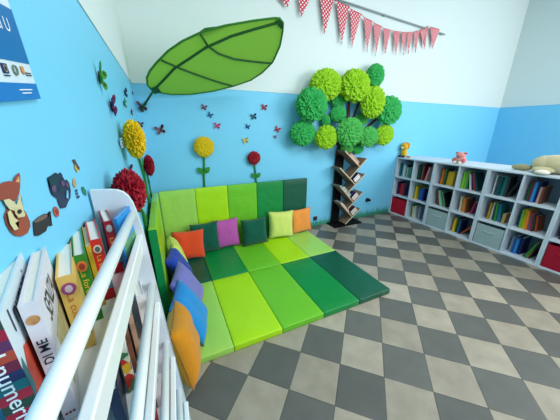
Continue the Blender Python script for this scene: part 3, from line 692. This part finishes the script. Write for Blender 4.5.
# ------------------------------------------------------------------ flat stickers on the left wall
def sticker(name, label, layers, cat='wall sticker'):
    """layers: (part name, colour, pixel outlines) laid on the left wall, each a hair above the last"""
    first = [px(a, b, 0, XL) for a, b in layers[0][2][0]]
    c = sum(first, Vector()) / len(first); t = empty(name, c, label, cat)
    for i, (pn, cc, polys) in enumerate(layers):
        bm = bmesh.new()
        for pl in polys:
            pts = [px(a, b, 0, XL) - c + Vector((.0012 + .0006 * i, 0, 0)) for a, b in pl]
            extrude_poly(bm, pts, (.0005, 0, 0))
        bmesh.ops.triangulate(bm, faces=[f for f in bm.faces if len(f.verts) > 4])
        obj(pn, bm, cm(cc, .5), t)
    return t
def ell(cx, cy, rx, ry, a=0, n=14):
    a = R(a); return [(cx + rx * math.cos(q) * math.cos(a) - ry * math.sin(q) * math.sin(a), cy + rx * math.cos(q) * math.sin(a) + ry * math.sin(q) * math.cos(a)) for q in (2 * math.pi * k / n for k in range(n))]
def z6(x0, y0, pts, s=9.333): return [(x0 + a / s, y0 + b / s) for a, b in pts]
sticker('fox_sticker', 'russet fox sticker with cream face on the left wall', [
    ('tail', (150, 76, 54), [z6(0, 200, [(60, 60), (95, 40), (180, 60), (230, 120), (265, 200), (270, 250), (245, 310), (190, 340), (130, 335), (85, 300), (45, 230), (25, 150)])]),
    ('head', (146, 70, 54), [z6(0, 165, [(-40, 200), (0, 165), (60, 150), (105, 155), (125, 105), (160, 72), (170, 110), (168, 200), (160, 270), (120, 340), (60, 350), (0, 335), (-50, 300)])]),
    ('inner_ear', (214, 160, 110), [z6(0, 165, [(120, 160), (152, 105), (158, 165)])]),
    ('cheek', (206, 200, 160), [z6(0, 165, [(0, 330), (50, 318), (100, 350), (122, 380), (135, 340), (160, 270), (166, 330), (190, 410), (150, 440), (60, 420), (20, 370)])]),
    ('muzzle', (206, 196, 150), [z6(0, 200, [(95, 70), (175, 80), (200, 140), (190, 160), (135, 170), (105, 130)])]),
    ('tail_tip', (206, 200, 150), [z6(0, 200, [(25, 120), (50, 100), (90, 170), (130, 200), (95, 220), (130, 275), (90, 290), (50, 230)])]),
    ('nose', (30, 40, 40), [ell(14.6, 212, 2, 2.2)])])
sticker('bear_sticker', 'dark blue-green woodland animal sticker on the left wall', [
    ('body', (36, 46, 74), [z6(35, 155, [(105, 215), (150, 185), (180, 165), (210, 180), (225, 160), (245, 185), (250, 215), (270, 240), (285, 228), (310, 260), (325, 330), (322, 400), (300, 440), (280, 490), (230, 500), (205, 440), (200, 410), (150, 375), (130, 330), (125, 270)])]),
    ('face_patch', (20, 58, 66), [z6(35, 155, [(115, 215), (180, 180), (205, 240), (190, 270), (130, 290)]), z6(35, 155, [(210, 290), (240, 300), (245, 350), (215, 355)])]),
    ('stripe', (96, 72, 112), [z6(35, 155, [(140, 290), (175, 280), (180, 330), (160, 355), (140, 330)]), z6(35, 155, [(265, 270), (285, 255), (305, 310), (280, 300)]), z6(35, 155, [(225, 250), (255, 240), (262, 290), (235, 290)])]),
    ('gap', (110, 196, 236), [z6(35, 155, [(278, 330), (290, 340), (292, 410), (275, 400)])])])
sticker('stump_sticker', 'dark tree stump sticker beside the fox', [
    ('stump', (46, 44, 46), [z6(0, 200, [(298, 205), (340, 165), (400, 130), (430, 130), (440, 170), (452, 105), (465, 110), (455, 180), (478, 240), (455, 245), (435, 240), (420, 290), (350, 335), (310, 335)])]),
    ('cut_face', (112, 92, 80), [z6(0, 200, [(300, 205), (345, 165), (400, 135), (428, 140), (420, 165), (360, 200), (310, 215)])])])
sticker('mushroom_sticker', 'small brown acorn sticker above the stump', [('acorn', (170, 84, 66), [ell(55.2, 211.8, 2.8, 5.4, -14)]), ('acorn_core', (140, 58, 50), [ell(55.4, 211.8, 1.2, 2.6, -14)])])
sticker('moth_sticker', 'brown and yellow moth sticker highest of the small ones', [('wing', (88, 66, 60), [z6(35, 155, [(340, 45), (365, 40), (385, 80), (410, 120), (405, 145), (380, 120), (360, 85)])]), ('wing_band', (206, 176, 70), [z6(35, 155, [(360, 85), (378, 120), (400, 148), (385, 160), (362, 125)])])])
sticker('caterpillar_sticker', 'tan leaf and dotted caterpillar sticker on the left wall', [('leaf', (190, 154, 96), [z6(35, 155, [(345, 235), (358, 215), (375, 250), (378, 300), (362, 305), (345, 275)])]), ('dot', (50, 50, 90), [ell(75.4, 190.6, 1.1, 1.2), ell(75.9, 193.6, 1.1, 1.3), ell(77.2, 196.8, 1.3, 1.6)])])
sticker('green_leaf_sticker', 'small green leaf sticker next to the rack end', [('leaf', (36, 120, 84), [z6(35, 155, [(428, 300), (445, 295), (470, 335), (475, 380), (455, 375), (432, 335)])])])

# ------------------------------------------------------------------ poster on the left wall
z0, y1 = 1.413, -.604
t = empty('poster', (XL + .002, y1, z0), 'blue and white information poster high on the left wall', 'poster', None, (R(7), 0, 0))
PW_, PH = .5, .40
bm = bmesh.new(); box(bm, (0, -PW_, 0), (.004, 0, PH)); obj('board', bm, mat('poster_white', (206, 226, 240), .35), t)
PB = mat('poster_blue', (10, 106, 178), .35, .04)
for nm, a, b, m in (('footer_band', 0, .023, mat('poster_foot', (20, 112, 190), .35)), ('title_band', .051, .122, PB)):
    bm = bmesh.new(); box(bm, (.004, -PW_, a), (.0048, 0, b)); obj(nm, bm, m, t)
TW = mat('print_white', (236, 242, 246), .5); TD = mat('print_dark', (20, 24, 60), .5)
def pl(y, z, x=.0052): return axes((x, y, z), (0, 1, 0), (0, 0, 1))
lettering('PICCOLI U', TW, t, pl(-.085, .098), height=.017)
lettering('in biblioteca', mat('print_red', (214, 90, 90), .5), t, pl(-.12, .075), height=.011)
lettering('con noi', mat('print_dark', (20, 24, 60)), t, pl(-.06, .138), height=.008)
bm = bmesh.new(); box(bm, (.0048, -.098, .034), (.0056, -.083, .046)); o = obj('flag_emblem', bm, mat('emblem_blue', (24, 34, 96), .5), t)
bm = bmesh.new()
for k in range(12):
    q = k * math.pi / 6; c = (.0057, -.0905 + .004 * math.cos(q), .040 + .004 * math.sin(q)); box(bm, (c[0], c[1] - .0005, c[2] - .0005), (c[0] + .0003, c[1] + .0005, c[2] + .0005))
s = obj('star_ring', bm, mat('star_gold', (236, 200, 60), .5), o)
bm = bmesh.new(); tube(bm, [(.0056, -.0615 + .006 * math.cos(k * math.pi / 6), .0395 + .006 * math.sin(k * math.pi / 6)) for k in range(13)], .0012, 5); obj('round_emblem', bm, mat('emblem_grey', (110, 130, 110), .5), t)
bm = bmesh.new(); extrude_poly(bm, [(.005, -.041, .046), (.005, -.031, .046), (.005, -.031, .039), (.005, -.036, .0345), (.005, -.041, .039)], (.0006, 0, 0)); obj('crest', bm, mat('crest_orange', (206, 140, 80), .5), t)
for k, (ya, yb2, zz) in enumerate(((-.031, -.008, .0375), (-.029, -.008, .0345), (-.099, -.082, .0315), (-.064, -.032, .0095), (-.07, -.026, .014))):
    bm = bmesh.new(); box(bm, (.005, ya, zz - .0007), (.0056, yb2, zz + .0007)); obj('print_line', bm, TD if k < 3 else TW, t)

# ------------------------------------------------------------------ grass cut-outs and sockets at the foot of the back wall
bm = bmesh.new(); x = .84
while x < BX - .02:
    hgt = random.uniform(.07, .14); w = random.uniform(.008, .014); d = random.uniform(-.012, .012)
    extrude_poly(bm, [(x, YB - .0015, .002), (x + w, YB - .0015, .002), (x + w / 2 + d, YB - .0015, hgt)], (0, -.0008, 0)); x += random.uniform(.006, .011)
box(bm, (.84, YB - .0014, .002), (BX - .02, YB - .0006, .05))
tag(obj('grass_border', bm, mat('grass_paper', (66, 160, 132), .7, .3, 25)), 'strip of green grass cut-outs along the foot of the blue wall', 'wall sticker')
def socket(u, v, label, cable):
    q = px(u, v, 1, YB); t = empty('wall_socket', (q.x, YB, q.z), label, 'wall socket')
    bm = bmesh.new(); box(bm, (-.032, -.012, -.03), (.032, -.0005, .03)); obj('plate', bm, mat('socket_dark', (40, 44, 56), .4), t, bevel=.004)
    for s in (-.014, .014):
        bm = bmesh.new(); tube(bm, [(s, -.012, 0), (s, -.0145, 0)], .009, 12); obj('outlet', bm, mat('socket_black', (14, 14, 18), .4), t)
    if cable:
        bm = bmesh.new(); box(bm, (.005, -.05, -.016), (.036, -.015, .016)); obj('plug', bm, mat('socket_black', (14, 14, 18)), t, bevel=.004)
socket(315, 218.2, 'dark wall socket between the mat and the tree bookshelf', False)
socket(367, 199.8, 'dark wall socket with plug between tree bookshelf and bookcase', True)

# ------------------------------------------------------------------ front-facing book rack along the left wall
YP = -.463
prof = [(91, 190.5), (108, 190), (117, 190.6), (123, 192.6), (128, 196.5), (132.5, 203), (136, 211), (143, 231), (150, 260), (160, 300), (170, 340)]
Q = [px(a, b, 1, YP) for a, b in prof]
Q[0].x = XL + .006
t = empty('book_rack', (-.93, -.9, 0), 'white front-facing wooden book rack with four rail tiers along left wall', 'book rack')
O = t.location
for y, sh in ((YP, 0.0), (-1.42, -.033)):
    pts = [Vector((max(q.x + sh, XL + .004), y, q.z)) - O for q in Q]
    pts += [Vector((-.832 + sh, y, .0)) - O, Vector((XL + .006, y, 0)) - O]
    bm = bmesh.new(); extrude_poly(bm, pts, (0, .016 if y == YP else -.016, 0)); bmesh.ops.triangulate(bm, faces=[f for f in bm.faces if len(f.verts) > 4])
    obj('end_panel', bm, mat('rack_panel', (222, 230, 238), .35, .02), t)
YA = -1.42; K = .0347
def lx(x, y): return x - K * (YP - y)
def bar(name, x, z0, z1, th, m=WHITE, bev=.003, yl=YA, slant=.009):
    bm = bmesh.new(); v = []
    for y in (yl, YP):
        xx = lx(x, y); v.append([bm.verts.new(Vector((xx + s * th / 2 - q, y, z)) - O) for s, z, q in ((-1, z0, slant), (1, z0, slant), (1, z1, 0), (-1, z1, 0))])
    a, b = v; bm.faces.new(a); bm.faces.new(b[::-1])
    for i in range(4): bm.faces.new((a[i], b[i], b[(i + 1) % 4], a[(i + 1) % 4]))
    return obj(name, bm, m, t, bevel=bev, seg=3)
TZ = [1.083, .85, .615, .38]; RZ = [1.146, .914, .680, .447]
TX = [-.892, -.880, -.866, -.850]; RX = [-.898, -.885, -.878, -.866]
for k in range(4):
    bar('lip_board', TX[k], TZ[k] - .066, TZ[k], .016)
    bm = bmesh.new(); z = TZ[k] - .0538
    pts = [(XL + .004, YA), (XL + .004, YP), (lx(TX[k] - .015, YP), YP), (lx(TX[k] - .015, YA), YA)]
    extrude_poly(bm, [Vector((a, b, z)) - O for a, b in pts], (0, 0, -.012)); obj('shelf', bm, WHITE, t)
    bm = bmesh.new(); r = .0105
    tube(bm, [Vector((lx(RX[k], y), y, RZ[k])) - O for y in (YA, YP - .0)], r, 14); obj('rail', bm, WHITE, t, smooth=True)

def sc(p, s=.92): return CAM + (Vector(p) - CAM) * s
def rackbook(label, c, tl, zt, th, w, zf=None, dirx=(-.26, .966), lean=0, cov=None):
    p = px(tl[0], tl[1], 2, zt); zf = zf if zf is not None else TZ[0] - .0528
    rz = math.atan2(-dirx[0], dirx[1])
    b = book(label, c, th, zt - zf, w, (p.x, p.y, zf), rz, lean)
    return b, zt - zf
SP = lambda x, z, up: axes((x, -.0006, z), (0, 0, 1) if up else (0, 0, -1), (-1, 0, 0) if up else (1, 0, 0))
CV = lambda th, y, z, a=(0, 1, 0), b=(0, 0, 1): axes((th + .0006, y, z), a, b)
def disc(t, x, z, rx, rz_, m, name='emblem', y=-.0009):
    bm = bmesh.new(); extrude_poly(bm, [(x + rx * math.cos(q), y, z + rz_ * math.sin(q)) for q in (k * math.pi / 8 for k in range(16))], (0, .0006, 0)); return obj(name, bm, m, t)
ZT = 1.1646
# dark red small book by the rack end
b, h = rackbook('dark red picture book nearest the rack end, top tier', (140, 22, 44), (103, 222), ZT, .0165, .12)
disc(b, .0083, h - .018, .006, .009, cm((170, 190, 196)), 'spine_emblem'); lettering('La nave', cm((232, 180, 90)), b, SP(.0083, h * .5, False), width=.05, height=.0075)
bm = bmesh.new(); box(bm, (-.0003, -.0008, 0), (.0168, .0, .026)); obj('spine_base', bm, cm((170, 20, 40)), b)
bm = bmesh.new(); box(bm, (-.0003, -.0007, .026), (.0168, .0, .05)); obj('spine_picture', bm, mat('spine_picture_blue', (90, 130, 170), .5, .8, 160), b)
b, h = rackbook('blue picture book standing behind the dark red one', (36, 140, 210), (112.5, 219), ZT + .004, .008, .13, dirx=(.16, .98))
lettering('il mare', cm((226, 222, 150)), b, CV(.008, .06, h * .72), width=.06, height=.014)
bm = bmesh.new(); box(bm, (.008, .01, .01), (.0084, .12, h * .5)); obj('cover_picture', bm, mat('cover_picture_green', (90, 150, 110), .5, .8, 60), b)
b, h = rackbook('red picture book with round emblem on the top tier', (196, 40, 34), (89, 241), ZT, .0185, .135)
disc(b, .009, h - .02, .0065, .0085, cm((226, 222, 210)), 'spine_emblem'); disc(b, .009, h - .02, .004, .006, cm((90, 110, 110)), 'emblem_centre', -.0014)
lettering('La fattoria', cm((236, 180, 50)), b, SP(.009, h * .52, False), width=.062, height=.008)
bm = bmesh.new(); box(bm, (-.0003, -.0008, 0), (.0188, .0, .024)); obj('spine_base', bm, cm((180, 26, 34)), b)
bm = bmesh.new(); box(bm, (-.0003, -.0007, .024), (.0188, .0, .052)); obj('spine_picture', bm, mat('spine_picture_blue', (90, 130, 170)), b)
b, h = rackbook('yellow covered book between the green and red books', (214, 170, 40), (85.5, 247), ZT - .004, .007, .13)
b, h = rackbook('green picture book with round orange emblem on the top tier', (44, 128, 40), (72, 257), ZT, .0175, .14)
disc(b, .0087, h - .021, .0075, .010, cm((206, 120, 60)), 'spine_emblem'); disc(b, .0087, h - .021, .004, .006, cm((150, 60, 40)), 'emblem_centre', -.0014)
lettering('La foresta', cm((226, 196, 60)), b, SP(.0087, h * .55, False), width=.065, height=.0085)
bm = bmesh.new(); box(bm, (-.0003, -.0008, .023), (.0178, .0, .042)); obj('spine_picture', bm, mat('spine_picture_sand', (206, 176, 130), .5, .8, 160), b)
b, h = rackbook('yellow picture book titled La cucina on the top tier', (220, 184, 96), (55, 279), ZT, .021, .14)
disc(b, .0105, h - .021, .0085, .0095, cm((150, 70, 120)), 'spine_emblem'); disc(b, .0105, h - .021, .0045, .006, cm((210, 190, 200)), 'emblem_centre', -.0014)
lettering('La cucina', cm((196, 96, 40)), b, SP(.0105, h * .55, False), width=.062, height=.009)
bm = bmesh.new(); box(bm, (-.0003, -.0008, .026), (.0213, .0, .042)); obj('spine_picture', bm, mat('spine_picture_plum', (120, 90, 110), .5, .8, 160), b)
# senza di me
zt = sc((0, 0, 1.185))[2]
b, h = rackbook('white book with upright black spine title SENZA DI ME', (214, 216, 226), (17, 307), zt, .0138, .155)
lettering('SENZA DI ME', cm((30, 34, 56)), b, SP(.0069, h * .50, True), width=.078, height=.0085, bold=.01)
disc(b, .0069, h - .02, .0052, .0055, mat('emblem_bees', (190, 140, 90), .5, .6, 200), 'spine_picture')
for k in range(3): disc(b, .0035 + .0034 * k, .011, .0013, .0015, cm((150, 20, 40)), 'spine_mark')
lettering('SENZA', cm((70, 72, 60)), b, CV(.0138, .07, h * .8), width=.08, height=.032)
bm = bmesh.new(); box(bm, (.0138, .03, .02), (.0142, .13, h * .6)); obj('cover_picture', bm, mat('cover_picture_olive', (176, 166, 120), .5, .6, 40), b)
# i numeri
zt = 1.212
b, h = rackbook('large white book with striped spine, I numeri', (206, 222, 230), (-40, 331), zt, .021, .16)
lettering('I numeri', cm((40, 44, 80)), b, CV(.021, .07, h * .89), width=.095, height=.026)
cs = [(170, 36, 60), (96, 44, 90), (30, 44, 90), (40, 70, 60), (176, 70, 46), (20, 106, 116), (160, 26, 52), (110, 30, 60)]
nst = 16
for k in range(nst):
    bm = bmesh.new(); box(bm, (-.0003, -.0007, h * k / nst), (.0213, .0, h * (k + 1) / nst)); obj('spine_stripe', bm, cm(cs[(k * 5) % 8]), b)
lettering('I numeri', TW, b, axes((.0105, -.0012, h * .60), (0, 0, -1), (1, 0, 0)), width=.076, height=.0115, bold=.006)
bm = bmesh.new(); extrude_poly(bm, [(.0214, .005, .10), (.0214, .025, .13), (.0214, .05, .12), (.0214, .07, .06), (.0214, .04, .01), (.0214, .01, .04)], (.0003, 0, 0)); obj('cover_picture', bm, mat('cover_picture_red', (190, 70, 50), .5, .7, 60), b)
bm = bmesh.new(); extrude_poly(bm, [(.0214, .0, .085), (.0214, -.0, .12), (.0214, .008, .13), (.0214, .012, .09)], (.0004, 0, 0)); obj('cover_figure', bm, cm((50, 110, 116)), b)
# second tier
zf = TZ[1] - .0528
def tier(label, c, tl, zt, th, w, zf, cov=None, dirx=(-.2, .98)):
    return rackbook(label, c, tl, zt, th, w, zf, dirx)
b, h = tier('white picture book with black spotted face on second tier', (226, 228, 230), (136, 297), .94, .02, .13, zf)
for y, z, a, c in ((.035, h - .035, .012, .02), (.075, h - .03, .011, .012), (.05, h - .09, .016, .02)):
    bm = bmesh.new(); extrude_poly(bm, [(.0203, y + a * math.cos(q), z + c * math.sin(q)) for q in (k * math.pi / 8 for k in range(16))], (.0004, 0, 0)); obj('cover_spot', bm, cm((28, 30, 38)), b)
b, h = tier('brown picture book on second tier of the rack', (134, 84, 58), (120, 330), .935, .014, .13, zf)
b, h = tier('tan picture book slotted beside the brown one, second tier', (196, 158, 130), (128, 318), .935, .010, .13, zf)
b, h = tier('multicoloured picture book on second tier of the rack', (60, 90, 130), (117, 350), .925, .016, .13, zf)
bm = bmesh.new(); box(bm, (.016, .004, .004), (.0164, .126, h - .004))
def multi():
    m = bpy.data.materials.new('cover_picture_multi'); m.use_nodes = True; nt = m.node_tree; bs = nt.nodes['Principled BSDF']
    tc = nt.nodes.new('ShaderNodeTexCoord'); n = nt.nodes.new('ShaderNodeTexVoronoi'); n.inputs['Scale'].default_value = 55
    r = nt.nodes.new('ShaderNodeValToRGB'); r.color_ramp.interpolation = 'CONSTANT'; e = r.color_ramp.elements
    e[0].color = rgb((40, 70, 140)); e[1].position = .75; e[1].color = rgb((230, 226, 210))
    for p_, c_ in ((.2, (200, 50, 40)), (.38, (230, 180, 40)), (.55, (60, 140, 80))): q = e.new(p_); q.color = rgb(c_)
    sx = nt.nodes.new('ShaderNodeSeparateColor'); nt.links.new(tc.outputs['Object'], n.inputs['Vector']); nt.links.new(n.outputs['Color'], sx.inputs[0]); nt.links.new(sx.outputs[0], r.inputs[0]); nt.links.new(r.outputs[0], bs.inputs['Base Color']); return m
MU = multi(); obj('cover_picture', bm, MU, b)
for ch in b.children:
    if ch.name.startswith('cover') and not ch.name.startswith('cover_'): ch.data.materials[0] = MU
b, h = tier('dark blue book at the near end of second tier', (26, 40, 66), (107, 394), .92, .016, .13, zf)
# third tier
zf = TZ[2] - .0528
b, h = tier('white book with dark red panels on third tier', (222, 224, 228), (150, 372), .71, .016, .13, zf)
for z in (.03, .09):
    bm = bmesh.new(); box(bm, (.016, .01, z), (.0164, .12, z + .04)); obj('cover_panel', bm, cm((130, 36, 50)), b)
b, h = tier('pale blue book at the near end of third tier', (170, 196, 214), (140, 415), .71, .016, .13, zf)
b, h = tier('crimson book on third tier beside the red panelled one', (150, 34, 48), (146, 393), .71, .014, .13, zf)

# ------------------------------------------------------------------ light
w = bpy.data.worlds.new('world'); bpy.context.scene.world = w; w.use_nodes = True
bg = w.node_tree.nodes['Background']; bg.inputs[0].default_value = (0.86, 0.95, 1.0, 1); bg.inputs[1].default_value = 1.12
def area(name, loc, target, sx, sy, power, c=(1, 1, 1)):
    l = bpy.data.lights.new(name, 'AREA'); l.shape = 'RECTANGLE'; l.size = sx; l.size_y = sy; l.energy = power; l.color = c
    o = bpy.data.objects.new(name, l); col.objects.link(o); o.location = loc
    o.rotation_euler = (Vector(target) - Vector(loc)).to_track_quat('-Z', 'Y').to_euler(); return o
area('window_light', (4.4, -2.6, 2.4), (0.2, 1.0, 0.7), 2.2, 1.8, 140, (1.0, 0.99, 0.96))
area('overhead_fill', (1.2, -1.0, 3.3), (1.2, -1.0, 0), 1.6, 1.2, 60, (1.0, 1.0, 0.98))  # fill from above, added to the window light; no fixture is in view
sc_ = bpy.context.scene
sc_.view_settings.view_transform = 'Standard'; sc_.view_settings.look = 'None'; sc_.view_settings.exposure = 0.0
sc_.cycles.max_bounces = 8
